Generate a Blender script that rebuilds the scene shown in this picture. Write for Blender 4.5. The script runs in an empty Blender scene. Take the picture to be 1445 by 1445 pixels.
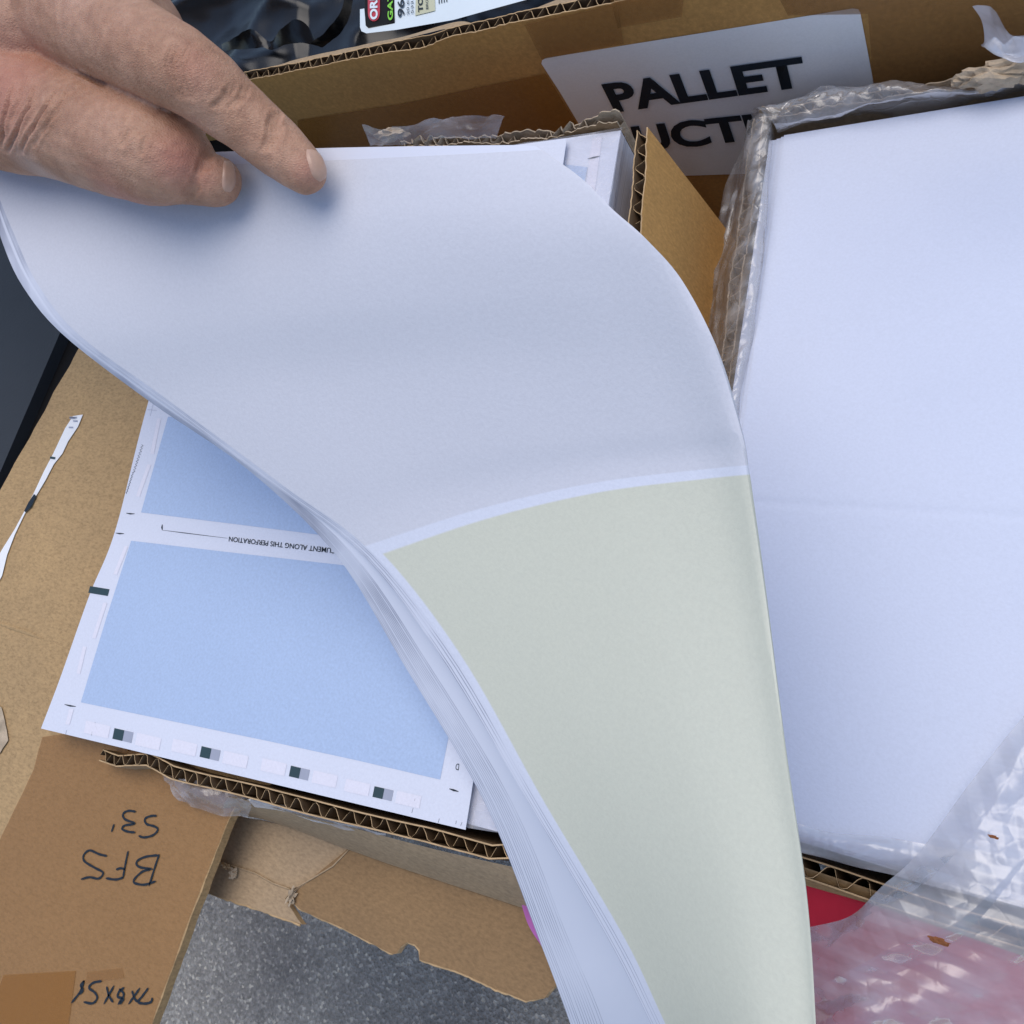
import bpy, bmesh, math, random
import numpy as np
from mathutils import Vector, Matrix, noise
from mathutils.bvhtree import BVHTree
random.seed(7)
S = bpy.context.scene
COL = S.collection
# ------------------------------------------------------------ camera geometry
F = 1390.0; CX = 722.5; H = 0.30
_d = np.array([734, -539, -1390.]); _d /= np.linalg.norm(_d)
_Z = -_d
_Y = np.array([1887, 6162, -1390.]); _Y -= _Y.dot(_Z)*_Z; _Y /= np.linalg.norm(_Y)
_X = np.cross(_Y, _Z)
RM = np.array([_X, _Y, _Z])
def ray(px, py):
    return Vector(RM @ np.array([px-CX, -(py-CX), -F]))
CAM = Vector((0, 0, H))
def U(px, py, z=0.0):
    """point at height z seen in direction (px, py)"""
    r = ray(px, py); t = (z-H)/r.z
    return CAM + r*t
def scale_at(p):                      # metres per pixel at point p
    v = p-CAM
    fw = Vector(RM @ np.array([0, 0, -1.]))
    return v.dot(fw)/F
# ------------------------------------------------------------ helpers
def tag(o, label=None, cat=None, group=None, kind=None):
    if label: o['label'] = label
    if cat: o['category'] = cat
    if group: o['group'] = group
    if kind: o['kind'] = kind
    return o
def mesh_obj(name, verts, faces, mats, parent=None, smooth=False, mi=None, uvs=None):
    me = bpy.data.meshes.new(name)
    me.from_pydata([tuple(v) for v in verts], [], faces)
    if not isinstance(mats, (list, tuple)): mats = [mats]
    for m in mats: me.materials.append(m)
    if mi: me.polygons.foreach_set('material_index', mi)
    if smooth: me.polygons.foreach_set('use_smooth', [True]*len(me.polygons))
    if uvs is not None:
        uvl = me.uv_layers.new(name='UVMap')
        for l in me.loops: uvl.data[l.index].uv = uvs[l.vertex_index]
    me.update()
    o = bpy.data.objects.new(name, me); COL.objects.link(o)
    if parent: o.parent = parent; o.matrix_parent_inverse = parent.matrix_world.inverted()
    return o
def empty(name, loc, *a, **k):
    o = bpy.data.objects.new(name, None); COL.objects.link(o); o.location = loc
    o.empty_display_size = .02
    o.matrix_world = Matrix.Translation(Vector(loc))
    tag(o, *a, **k); return o
def child(o, parent):
    o.parent = parent; o.matrix_parent_inverse = parent.matrix_world.inverted(); return o
def cat1(p0, p1, p2, p3, t):
    return 0.5*((2*p1)+(-p0+p2)*t+(2*p0-5*p1+4*p2-p3)*t*t+(-p0+3*p1-3*p2+p3)*t*t*t)
def crom(pts, s):                     # catmull-rom, pts: array (n,k), s in [0, n-1]
    n = len(pts); i = min(int(s), n-2); t = s-i
    g = lambda j: pts[j] if 0 <= j < n else (2*pts[0]-pts[1] if j < 0 else 2*pts[-1]-pts[-2])
    return cat1(g(i-1), g(i), g(i+1), g(i+2), t)
def resample(pts, step):
    out = []
    for a, b in zip(pts[:-1], pts[1:]):
        n = max(1, int((b-a).length/step))
        for i in range(n): out.append(a.lerp(b, i/n))
    out.append(pts[-1]); return out
def fbm(p, sc, o=4):
    return noise.fractal(Vector(p)*sc, 1.0, 2.0, o)
# ------------------------------------------------------------ materials
def M(name):
    m = bpy.data.materials.new(name); m.use_nodes = True
    nt = m.node_tree; b = nt.nodes['Principled BSDF']; return m, nt, b
def nd(nt, t, **k):
    n = nt.nodes.new(t)
    for a, v in k.items(): setattr(n, a, v)
    return n
def noise_tex(nt, scale, detail=4, rough=.55, coord='Object', sc=None):
    tc = nd(nt, 'ShaderNodeTexCoord'); n = nd(nt, 'ShaderNodeTexNoise')
    n.inputs['Scale'].default_value = scale; n.inputs['Detail'].default_value = detail
    n.inputs['Roughness'].default_value = rough
    if sc:
        mp = nd(nt, 'ShaderNodeMapping'); mp.inputs['Scale'].default_value = sc
        if len(sc) and isinstance(sc, tuple): pass
        nt.links.new(tc.outputs[coord], mp.inputs[0]); nt.links.new(mp.outputs[0], n.inputs[0])
    else: nt.links.new(tc.outputs[coord], n.inputs[0])
    return n
def ramp(nt, src, stops):
    r = nd(nt, 'ShaderNodeValToRGB'); e = r.color_ramp.elements
    e[0].position = stops[0][0]; e[0].color = (*stops[0][1], 1)
    e[1].position = stops[-1][0]; e[1].color = (*stops[-1][1], 1)
    for p, c in stops[1:-1]:
        x = e.new(p); x.color = (*c, 1)
    nt.links.new(src, r.inputs[0]); return r
def mixc(nt, fac, a, b, mode='MIX'):
    m = nd(nt, 'ShaderNodeMix', data_type='RGBA', blend_type=mode)
    for s, v in ((0, fac), (6, a), (7, b)):
        if isinstance(v, bpy.types.NodeSocket): nt.links.new(v, m.inputs[s])
        elif isinstance(v, (int, float)): m.inputs[s].default_value = v
        else: m.inputs[s].default_value = (*v, 1)
    return m.outputs[2]
def bump(nt, b, src, strength, dist=.001, prev=None):
    n = nd(nt, 'ShaderNodeBump'); n.inputs['Strength'].default_value = strength
    n.inputs['Distance'].default_value = dist
    nt.links.new(src, n.inputs['Height'])
    if prev: nt.links.new(prev.outputs[0], n.inputs['Normal'])
    nt.links.new(n.outputs[0], b.inputs['Normal']); return n
def simple(name, col, rough=.6, spec=.4, var=.06, scale=60, bmp=0, bscale=400):
    m, nt, b = M(name)
    n = noise_tex(nt, scale)
    c = ramp(nt, n.outputs[0], [(.3, tuple(x*(1-var) for x in col)), (.7, tuple(min(1, x*(1+var)) for x in col))])
    nt.links.new(c.outputs[0], b.inputs['Base Color'])
    b.inputs['Roughness'].default_value = rough; b.inputs['Specular IOR Level'].default_value = spec
    if bmp:
        n2 = noise_tex(nt, bscale); bump(nt, b, n2.outputs[0], bmp)
    return m
def paper(name, col, var=.018):
    m, nt, b = M(name)
    n = noise_tex(nt, 900, 3, .6); n3 = noise_tex(nt, 14, 3)
    c = ramp(nt, n.outputs[0], [(.3, tuple(x*(1-var*2.2) for x in col)), (.7, tuple(x*(1+var) for x in col))])
    c2 = ramp(nt, n3.outputs[0], [(.3, (.97, .97, .975)), (.7, (1, 1, 1))])
    nt.links.new(mixc(nt, 1.0, c.outputs[0], c2.outputs[0], 'MULTIPLY'), b.inputs['Base Color'])
    b.inputs['Roughness'].default_value = .62; b.inputs['Specular IOR Level'].default_value = .25
    bump(nt, b, n.outputs[0], .25, .0003)
    return m
WHITE = (.71, .73, .815)
P_white = paper('paper_white', WHITE)
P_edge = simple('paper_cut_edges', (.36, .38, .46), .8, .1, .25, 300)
P_right = paper('paper_blank_stack', (.64, .68, .80))
P_blue = paper('paper_blue_print', (.44, .55, .745), .04)
P_pink = paper('paper_pink_print', (.78, .76, .83), .02)
P_ink = simple('black_ink', (.012, .02, .03), .5, .3)
P_inksoft = simple('green_black_ink', (.03, .06, .07), .5, .3)
P_grey = simple('grey_ink', (.36, .38, .46), .5, .3)
def top_paper():
    m, nt, b = M('paper_top_sheet_print')
    n = noise_tex(nt, 900, 3, .6)
    uv = nd(nt, 'ShaderNodeUVMap'); sp = nd(nt, 'ShaderNodeSeparateXYZ'); nt.links.new(uv.outputs[0], sp.inputs[0])
    wob = noise_tex(nt, 120, 2)
    def step(src, at, w):
        mr = nd(nt, 'ShaderNodeMapRange'); mr.inputs[1].default_value = at-w; mr.inputs[2].default_value = at+w
        nt.links.new(src, mr.inputs[0]); return mr.outputs[0]
    vline = 7/12.0
    g = step(sp.outputs[1], vline+.004, .0008); w = step(sp.outputs[1], vline-.006, .0008)
    ul = step(sp.outputs[0], .012, .0015)
    gm = nd(nt, 'ShaderNodeMath', operation='MULTIPLY'); nt.links.new(g, gm.inputs[0]); nt.links.new(ul, gm.inputs[1])
    upper = (.655, .655, .705); green = (.655, .655, .535)
    c = mixc(nt, w, upper, WHITE); c = mixc(nt, gm.outputs[0], c, green)
    r = ramp(nt, n.outputs[0], [(.3, (.955, .955, .955)), (.7, (1.015, 1.015, 1.015))])
    nt.links.new(mixc(nt, 1.0, c, r.outputs[0], 'MULTIPLY'), b.inputs['Base Color'])
    b.inputs['Roughness'].default_value = .6; b.inputs['Specular IOR Level'].default_value = .25
    bump(nt, b, n.outputs[0], .25, .0003)
    return m
P_top = top_paper()
def shade_line_paper():
    m, nt, b = M('paper_with_shade_line')
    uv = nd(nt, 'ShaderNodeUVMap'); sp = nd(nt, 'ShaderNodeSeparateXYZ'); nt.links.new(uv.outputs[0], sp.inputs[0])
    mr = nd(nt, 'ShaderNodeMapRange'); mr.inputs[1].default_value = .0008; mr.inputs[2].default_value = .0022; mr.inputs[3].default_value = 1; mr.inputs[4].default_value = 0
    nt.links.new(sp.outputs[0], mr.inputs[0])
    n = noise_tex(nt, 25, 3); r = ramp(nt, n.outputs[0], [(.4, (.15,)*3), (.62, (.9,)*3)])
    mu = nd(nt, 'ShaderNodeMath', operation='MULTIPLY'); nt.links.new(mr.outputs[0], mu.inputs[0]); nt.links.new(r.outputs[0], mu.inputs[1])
    nt.links.new(mixc(nt, mu.outputs[0], WHITE, (.30, .32, .40)), b.inputs['Base Color'])  # dark left-margin line paints the contact shadow between stacked sheets
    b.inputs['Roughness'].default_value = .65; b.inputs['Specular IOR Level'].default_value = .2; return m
P_shadeline = shade_line_paper()
def cardboard(name, col, dark=.72, bm=.35):
    m, nt, b = M(name)
    n1 = noise_tex(nt, 1, 5, .65, sc=(480, 900, 480)); n2 = noise_tex(nt, 18, 4); n3 = noise_tex(nt, 900, 2, .7)
    c1 = ramp(nt, n1.outputs[0], [(.3, tuple(x*dark for x in col)), (.5, col), (.75, tuple(x*1.22 for x in col))])
    c2 = ramp(nt, n2.outputs[0], [(.3, (.9, .9, .91)), (.7, (1.05, 1.04, 1.02))])
    c = mixc(nt, 1.0, c1.outputs[0], c2.outputs[0], 'MULTIPLY')
    nt.links.new(c, b.inputs['Base Color'])
    b.inputs['Roughness'].default_value = .75; b.inputs['Specular IOR Level'].default_value = .2
    bp = bump(nt, b, n1.outputs[0], bm, .0006); bump(nt, b, n3.outputs[0], .2, .0003, bp)
    return m
C_flap = cardboard('cardboard_tan', (.45, .30, .15), .72, .5)
C_box = cardboard('cardboard_brown', (.53, .29, .095), .85, .25)
C_grey = cardboard('cardboard_greyish', (.40, .29, .18), .8, .4)
C_dark = cardboard('cardboard_dark_brown', (.27, .17, .085), .82, .3)
C_cut = simple('cardboard_cut_edge', (.52, .36, .20), .85, .1, .15, 200, .3, 900)
C_flute = simple('cardboard_flute', (.16, .10, .055), .85, .1, .15, 300)
C_torn = simple('torn_paper_fibre', (.48, .38, .27), .9, .1, .25, 150, .5, 900)
def tape_mat(name, col, alpha, rough=.22):
    m, nt, b = M(name)
    b.inputs['Base Color'].default_value = (*col, 1); b.inputs['Roughness'].default_value = rough
    b.inputs['Alpha'].default_value = alpha; b.inputs['Specular IOR Level'].default_value = .4
    n = noise_tex(nt, 45, 3); bump(nt, b, n.outputs[0], .25, .002)
    return m
T_brown = tape_mat('packing_tape_brown', (.36, .16, .035), .62, .25)
T_clear = tape_mat('packing_tape_clear', (.38, .19, .065), .5, .28)
def film_mat(name, base=.16, tint=(.72, .74, .80), extra=.35, net=.10):
    m = bpy.data.materials.new(name); m.use_nodes = True; nt = m.node_tree; nt.nodes.clear()
    out = nd(nt, 'ShaderNodeOutputMaterial'); tr = nd(nt, 'ShaderNodeBsdfTransparent')
    tr.inputs[0].default_value = (.97, .97, .98, 1)
    df = nd(nt, 'ShaderNodeBsdfPrincipled'); df.inputs['Base Color'].default_value = (*tint, 1)
    df.inputs['Roughness'].default_value = .28; df.inputs['Specular IOR Level'].default_value = .8
    gl = nd(nt, 'ShaderNodeBsdfGlossy'); gl.inputs['Roughness'].default_value = .24; gl.inputs[0].default_value = (1, 1, 1, 1)
    n = noise_tex(nt, 45, 4, .6); n2 = noise_tex(nt, 1, 3, .5, sc=(45, 110, 80))
    bp = nd(nt, 'ShaderNodeBump'); bp.inputs['Strength'].default_value = .3; bp.inputs['Distance'].default_value = .002
    nt.links.new(n.outputs[0], bp.inputs['Height'])
    bp2 = nd(nt, 'ShaderNodeBump'); bp2.inputs['Strength'].default_value = .3; bp2.inputs['Distance'].default_value = .001
    nt.links.new(n2.outputs[0], bp2.inputs['Height']); nt.links.new(bp.outputs[0], bp2.inputs['Normal'])
    nt.links.new(bp2.outputs[0], df.inputs['Normal']); nt.links.new(bp2.outputs[0], gl.inputs['Normal'])
    tc = nd(nt, 'ShaderNodeTexCoord'); wn_ = noise_tex(nt, 30, 3, .6)
    va = nd(nt, 'ShaderNodeVectorMath', operation='MULTIPLY_ADD'); nt.links.new(wn_.outputs['Color'], va.inputs[0]); va.inputs[1].default_value = (.03, .03, .03); nt.links.new(tc.outputs['Object'], va.inputs[2])
    vo = nd(nt, 'ShaderNodeTexVoronoi'); vo.feature = 'DISTANCE_TO_EDGE'; vo.inputs['Scale'].default_value = 85; nt.links.new(va.outputs[0], vo.inputs[0])
    cl = nd(nt, 'ShaderNodeMapRange'); cl.inputs[2].default_value = .05; nt.links.new(vo.outputs['Distance'], cl.inputs[0])
    bp3 = nd(nt, 'ShaderNodeBump'); bp3.inputs['Strength'].default_value = net; bp3.inputs['Distance'].default_value = .0006
    nt.links.new(cl.outputs[0], bp3.inputs['Height']); nt.links.new(bp2.outputs[0], bp3.inputs['Normal'])
    nt.links.new(bp3.outputs[0], df.inputs['Normal']); nt.links.new(bp3.outputs[0], gl.inputs['Normal'])
    lw = nd(nt, 'ShaderNodeLayerWeight'); lw.inputs[0].default_value = .3
    nt.links.new(bp2.outputs[0], lw.inputs['Normal'])
    r = ramp(nt, n2.outputs[0], [(.38, (base,)*3), (.72, (min(.95, base+extra),)*3)])
    mx = nd(nt, 'ShaderNodeMixShader'); nt.links.new(r.outputs[0], mx.inputs[0])
    nt.links.new(tr.outputs[0], mx.inputs[1]); nt.links.new(df.outputs[0], mx.inputs[2])
    mr = nd(nt, 'ShaderNodeMapRange'); mr.inputs[3].default_value = .04; mr.inputs[4].default_value = .35
    nt.links.new(lw.outputs['Fresnel'], mr.inputs[0])
    mx2 = nd(nt, 'ShaderNodeMixShader'); nt.links.new(mr.outputs[0], mx2.inputs[0])
    nt.links.new(mx.outputs[0], mx2.inputs[1]); nt.links.new(gl.outputs[0], mx2.inputs[2])
    nt.links.new(mx2.outputs[0], out.inputs[0]); return m
FILM = film_mat('plastic_film', .36, (.62, .62, .66), .22)
FILM_b = film_mat('crumpled_film', .20, (.60, .59, .60), .34, .3)
FILM_c = film_mat('clear_film', .12, (.6, .6, .66), .25)
FILM_thin = film_mat('shrink_film', .06, (.8, .8, .86), .3)
RED = simple('red_print', (.62, .02, .05), .55, .3, .06, 60, .1)
BLACKP = simple('black_plastic_bag', (.010, .011, .013), .24, .4, .1)
DKGREY = simple('dark_grey_plastic', (.036, .040, .046), .55, .3, .05, 40, .15, 700)
BLACKM = simple('black_gap_shade_and_label', (.006, .006, .007), .7, .2)
PURPLE = simple('pink_purple_plastic', (.42, .12, .36), .5, .4, .15)
STICK = paper('sticker_paper', (.90, .90, .90))
def asphalt():
    m, nt, b = M('asphalt')
    tc = nd(nt, 'ShaderNodeTexCoord')
    v = nd(nt, 'ShaderNodeTexVoronoi'); v.inputs['Scale'].default_value = 430; nt.links.new(tc.outputs['Object'], v.inputs[0])
    n = noise_tex(nt, 12, 5); n2 = noise_tex(nt, 340, 3, .7)
    sp = nd(nt, 'ShaderNodeSeparateColor'); nt.links.new(v.outputs['Color'], sp.inputs[0])
    c1 = ramp(nt, sp.outputs[0], [(0, (.25, .235, .21)), (.6, (.31, .29, .262)), (.9, (.39, .365, .33)), (1, (.62, .57, .48))])
    c2 = ramp(nt, n.outputs[0], [(.3, (.75, .75, .78)), (.7, (1.2, 1.2, 1.2))])
    c3 = ramp(nt, n2.outputs[0], [(.3, (.68, .68, .68)), (.7, (1.2, 1.2, 1.2))])
    c = mixc(nt, 1., c1.outputs[0], c2.outputs[0], 'MULTIPLY'); c = mixc(nt, 1., c, c3.outputs[0], 'MULTIPLY')
    nt.links.new(c, b.inputs['Base Color']); b.inputs['Roughness'].default_value = .8
    bp = bump(nt, b, v.outputs['Distance'], .6, .003); bump(nt, b, n2.outputs[0], .5, .002, bp)
    return m
ASPH = asphalt()

# ------------------------------------------------------------ generic builders
def flat_poly(name, pts, mat, parent=None, thick=.0, down=Vector((0, 0, -1))):
    """polygon from 3-D points, optional thickness; returns object"""
    n = len(pts); v = list(pts); f = [list(range(n))]
    if thick:
        v += [p+down*thick for p in pts]; f.append(list(range(2*n-1, n-1, -1)))
        for i in range(n): f.append([i, i+n, (i+1) % n+n, (i+1) % n])
    return mesh_obj(name, v, f, mat, parent)
class Multi:                           # many flat marks in one mesh with several materials
    def __init__(s): s.v = []; s.f = []; s.mi = []; s.mats = []
    def add(s, pts, mat):
        if mat not in s.mats: s.mats.append(mat)
        i = len(s.v); s.v += list(pts); s.f.append(list(range(i, i+len(pts)))); s.mi.append(s.mats.index(mat))
    def stroke(s, pts, w, mat, up=Vector((0, 0, 1))):
        """flat ribbon along pts"""
        if mat not in s.mats: s.mats.append(mat)
        i = len(s.v); n = len(pts)
        for k, p in enumerate(pts):
            t = (pts[min(k+1, n-1)]-pts[max(k-1, 0)]).normalized(); sd = t.cross(up).normalized()
            ww = w*(.35 if k in (0, n-1) else 1)*(1+.12*math.sin(k*1.7))
            s.v += [p-sd*ww/2, p+sd*ww/2]
        for k in range(n-1):
            s.f.append([i+2*k, i+2*k+1, i+2*k+3, i+2*k+2]); s.mi.append(s.mats.index(mat))
    def build(s, name, parent=None):
        return mesh_obj(name, s.v, s.f, s.mats, parent, mi=s.mi)
def text_obj(name, body, quad, mat, parent, bold=0.0, res=4):
    """lettering laid on the quad (bl, br, tr, tl) in 3-D"""
    cu = bpy.data.curves.new(name, 'FONT'); cu.body = body; cu.offset = bold; cu.resolution_u = res
    to = bpy.data.objects.new(name, cu); COL.objects.link(to)
    dg = bpy.context.evaluated_depsgraph_get(); dg.update()
    me = bpy.data.meshes.new_from_object(to.evaluated_get(dg))
    COL.objects.unlink(to); bpy.data.objects.remove(to)
    xs = [v.co.x for v in me.vertices]; ys = [v.co.y for v in me.vertices]
    x0, x1, y0, y1 = min(xs), max(xs), min(ys), max(ys)
    bl, br, tr, tl = quad
    for v in me.vertices:
        a = (v.co.x-x0)/(x1-x0); b = (v.co.y-y0)/(y1-y0)
        v.co = (bl.lerp(br, a)).lerp(tl.lerp(tr, a), b)
    me.materials.clear(); me.materials.append(mat); me.name = name
    for p in me.polygons: p.material_index = 0
    o = bpy.data.objects.new(name, me); COL.objects.link(o)
    if parent: child(o, parent)
    return o
def corr_wall(name, path, tvec, down, h, mats, parent, wl=.0075, jit=.0008, seed=0, lt=.0005, rag=None):
    """corrugated board: two liners and a real flute between them; path = top edge (outer liner)"""
    mo, mi_, mc, mf = mats
    pts = resample(path, .0012); n = len(pts)
    T = tvec.length; td = tvec.normalized(); V = []; Fc = []; MI = []
    def jz(i, ch, amp):
        r = noise.noise(Vector((i*.05, ch*9.1+seed, 0)))*amp*1.6+noise.noise(Vector((i*.45, ch*7.7+seed, 2)))*amp*.6
        if rag: r += rag(i/(n-1))
        return r
    def wob(i, ch, amp): return noise.noise(Vector((i*.035, ch*3.3+seed, 5)))*amp
    def strip(off0, off1, ch, m_a, m_b):
        b = len(V)
        for i, p in enumerate(pts):
            top = p-down*jz(i, ch, jit)+td*wob(i, ch, T*.16)
            V.extend([top+td*off0, top+td*off1, p+down*h+td*off0, p+down*h+td*off1])
        for i in range(n-1):
            a = b+4*i; c = a+4
            Fc.append([a, c, c+2, a+2]); MI.append(m_a)
            Fc.append([a+1, a+3, c+3, c+1]); MI.append(m_b)
            Fc.append([a, a+1, c+1, c]); MI.append(2)
        for a in (b, b+4*(n-1)):
            Fc.append([a, a+1, a+3, a+2]); MI.append(2)
    strip(-lt, 0, 0, 0, 3); strip(T, T+lt, 1, 3, 1)
    b = len(V); L = 0
    for i, p in enumerate(pts):
        if i: L += (p-pts[i-1]).length
        ph = L/wl*2*math.pi+noise.noise(Vector((i*.03, seed, 7)))*.9
        w = .5+.5*math.sin(ph+.35*math.sin(ph)); w = w*w*(3-2*w)
        tg = (pts[min(i+1, n-1)]-pts[max(i-1, 0)]).normalized()
        o = td*(T*w)+td*wob(i, 0, T*.16)
        top = p+o-down*(jz(i, .5, jit*1.1)-.0004)
        sd_ = (tg*.6+td*.4)*.00016
        V.extend([top-sd_, top+sd_, p+o+down*min(h, .03)-sd_, p+o+down*min(h, .03)+sd_])
    for i in range(n-1):
        a = b+4*i; c = a+4
        Fc.append([a, a+1, c+1, c]); MI.append(2)
        Fc.append([a, c, c+2, a+2]); MI.append(3); Fc.append([a+1, a+3, c+3, c+1]); MI.append(3)
    ob = mesh_obj(name, V, Fc, [mo, mi_, mc, mf], parent, mi=MI)
    return ob
def grid_obj(name, fn, nu, nv, mat, parent=None, uv=None, solid=0, smooth=True, rim=0):
    V = []; UVs = []
    for j in range(nv+1):
        for i in range(nu+1):
            a, b = i/nu, j/nv
            V.append(fn(a, b)); UVs.append(uv(a, b) if uv else (a, b))
    Fc = []
    for j in range(nv):
        for i in range(nu):
            k = j*(nu+1)+i; Fc.append([k, k+nu+1, k+nu+2, k+1])
    o = mesh_obj(name, V, Fc, mat, parent, smooth, uvs=UVs)
    if solid:
        s = o.modifiers.new('thickness', 'SOLIDIFY'); s.thickness = solid; s.offset = 0
        if rim: o.data.materials.append(rim); s.material_offset_rim = 1
        e = o.modifiers.new('crisp_edges', 'EDGE_SPLIT'); e.split_angle = math.radians(50)
    return o
def film(name, rows, nu, nv, amp, mat, parent=None, seed=0, fold=60., crease=1., ang=.6, dz=0, spread=.28, calm=1.0):
    """crumpled plastic: rows of (px, py, z) control points, with long sharp folds"""
    R = [np.array(r, float) for r in rows]; cache = {}
    ca, sa = math.cos(ang), math.sin(ang)
    rnd = random.Random(seed*7+1); waves = []
    for k in range(11):
        an = ang+math.pi/2+rnd.gauss(0, spread if k < 7 else .9)
        fr = (.30, .45, .7, 1.0, 1.4, 1.9, 2.6, 3.4, 4.4, 5.6, 7.5)[k]
        waves.append((math.cos(an)*fr, math.sin(an)*fr, rnd.uniform(0, 2), .62/fr**1.0, rnd.uniform(0, 50)))
    def fn(a, b):
        if a not in cache: cache[a] = np.array([crom(r, a*(len(r)-1)) for r in R])
        q = crom(cache[a], b*(len(R)-1)); p = U(q[0], q[1], q[2]+dz)
        P = p*fold+Vector((seed, seed*2.3, 0)); d = 0
        wx = noise.noise(P*.45+Vector((0, 3, 0)))*.8*calm; wy = noise.noise(P*.45+Vector((0, 3, 9)))*.8*calm
        al = P.x*ca+P.y*sa; ac = -P.x*sa+P.y*ca
        for kx, ky, ph, am, zz in waves:
            m_ = max(0, noise.noise(Vector((al*(.8 if calm == 1 else .3)+zz, ac*.8, zz+P.z)))*1.6+.45)
            t = (kx*(P.x+wx)+ky*(P.y+wy)+P.z*.7+ph) % 2
            d += am*m_*(abs(t-1)-.5)
        d += noise.noise(P*.5)*.7*calm
        dv = Vector((noise.noise(P*.7+Vector((9, 0, 0))), noise.noise(P*.7+Vector((0, 9, 0))), 0))*amp*(1.1 if calm == 1 else .12)
        return p+Vector((0, 0, d*amp*1.3*crease))+dv
    return grid_obj(name, fn, int(nu*1.25), int(nv*1.25), mat, parent)
def U2(l, z): return [U(x, y, z) for x, y in l]

# ------------------------------------------------------------ the setting
ZG = -.42
g = mesh_obj('ground', [(-30, -30, ZG), (30, -30, ZG), (30, 30, ZG), (-30, 30, ZG)], [[0, 1, 2, 3]], ASPH)
tag(g, 'grey speckled asphalt ground below the boxes', kind='structure')

# ------------------------------------------------------------ left open carton
CM = [C_box, C_dark, C_cut, C_flute]
cart = empty('open_carton', U(420, 1120, ZG), 'open brown carton with torn corrugated rim, its tan side flap marked in black marker', 'carton')
DN = Vector((0, 0, -1))
# front wall
a, b_ = U(137, 1062, -.001), U(735, 1222, -.001)
path = [U(140, 1072, -.006), U(165, 1082, -.003), U(205, 1079, -.001), U(240, 1096, 0), U(300, 1112, 0), U(400, 1138, 0), U(500, 1163, -.0005), U(600, 1186, -.001), U(690, 1212, -.002), U(735, 1210, -.003)]
inw = (b_-a).cross(DN).normalized()
if inw.y < 0: inw = -inw
corr_wall('front_wall', path, inw*.0042, DN, .25, [C_grey, C_dark, C_cut, C_flute], cart, jit=.0012, seed=3)
# right wall (leaning divider) : corrugated edge running away from the camera
rp = [U(889, 330, -.006), U(892, 275, -.004), U(896, 225, -.001), U(900, 184, .000)]
rp = [U(870, 620, -.01)] + rp
rdir = (rp[-1]-rp[0]).normalized(); rout = Vector((rdir.y, -rdir.x, 0))
corr_wall('right_wall', rp, rout*.0040, Vector((.24, -.06, -1)).normalized(), .24, [C_box, C_box, C_cut, C_flute], cart, jit=.0012, seed=11, wl=.0082)
# back wall, ragged top
bp = [U(560, 208, -.004), U(700, 200, -.004), U(770, 192, -.003), U(830, 178, -.001), U(872, 172, 0)]
corr_wall('back_wall', bp, Vector((.1, 1, 0)).normalized()*.0035, DN, .24, [C_dark, C_box, C_torn, C_torn], cart, jit=.0035, seed=21, wl=.006)
# left (hidden) wall
lp = [U(180, 1060, -.012), U(300, 700, -.012), U(380, 330, -.012)]
flat_poly('left_wall', [lp[0], lp[2], lp[2]+DN*.25, lp[0]+DN*.25], C_box, cart)
# side flap with writing
ZF = -.0135
fl = [(150, 425), (112, 490), (0, 692), (-120, 905), (-420, 1500), (-300, 1900), (60, 1860), (215, 1445), (268, 1300), (322, 1160), (338, 1128), (420, 1090), (560, 900), (520, 620), (360, 420)]
def flapz(px, py): return ZF
flap_pts = []
def refine(pts, step, amp, seed):
    out = []
    for (x0, y0), (x1, y1) in zip(pts, pts[1:]+pts[:1]):
        L = math.hypot(x1-x0, y1-y0); n = max(1, int(L/step)); nx, ny = -(y1-y0)/L, (x1-x0)/L
        for i in range(n):
            t = i/n; x = x0+(x1-x0)*t; y = y0+(y1-y0)*t
            d = noise.noise(Vector((x*.03+seed, y*.03, 0)))*amp+noise.noise(Vector((x*.2+seed, y*.2, 3)))*amp*.45
            out.append((x+nx*d, y+ny*d))
    return out
side = mesh_obj('side_flap', *(lambda P: (P+[p+DN*.004 for p in P], [list(range(len(P))), list(range(2*len(P)-1, len(P)-1, -1))]+[[i, i+len(P), (i+1) % len(P)+len(P), (i+1) % len(P)] for i in range(len(P))]))(U2(refine(fl, 14, 1.6, 2), ZF)), [C_flap], cart)
side['label'] = 'tan side flap with black marker writing'
# tape over the lower part of the flap
tp = [(172, 1030), (120, 1110), (62, 1180), (8, 1215), (-60, 1270), (-380, 1760), (60, 1850), (212, 1447), (320, 1163), (336, 1130), (300, 1100), (240, 1090), (200, 1045)]
tp = [(168, 1026), (60, 1040), (48, 1085), (4, 1175), (-120, 1420), (-300, 1800), (80, 1800), (214, 1442), (266, 1300), (319, 1164), (334, 1130), (300, 1098), (240, 1080)]
flat_poly('wide_tape', U2(refine(tp, 20, 2, 8), ZF+.0002), T_clear, side)
flat_poly('tape_end', U2([(5, 1376), (107, 1370), (92, 1480), (-40, 1490)], ZF+.0004), T_brown, side)
flat_poly('tape_end', U2([(122, 1372), (172, 1366), (175, 1380), (120, 1388)], ZF+.0004), T_clear, side)
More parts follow.
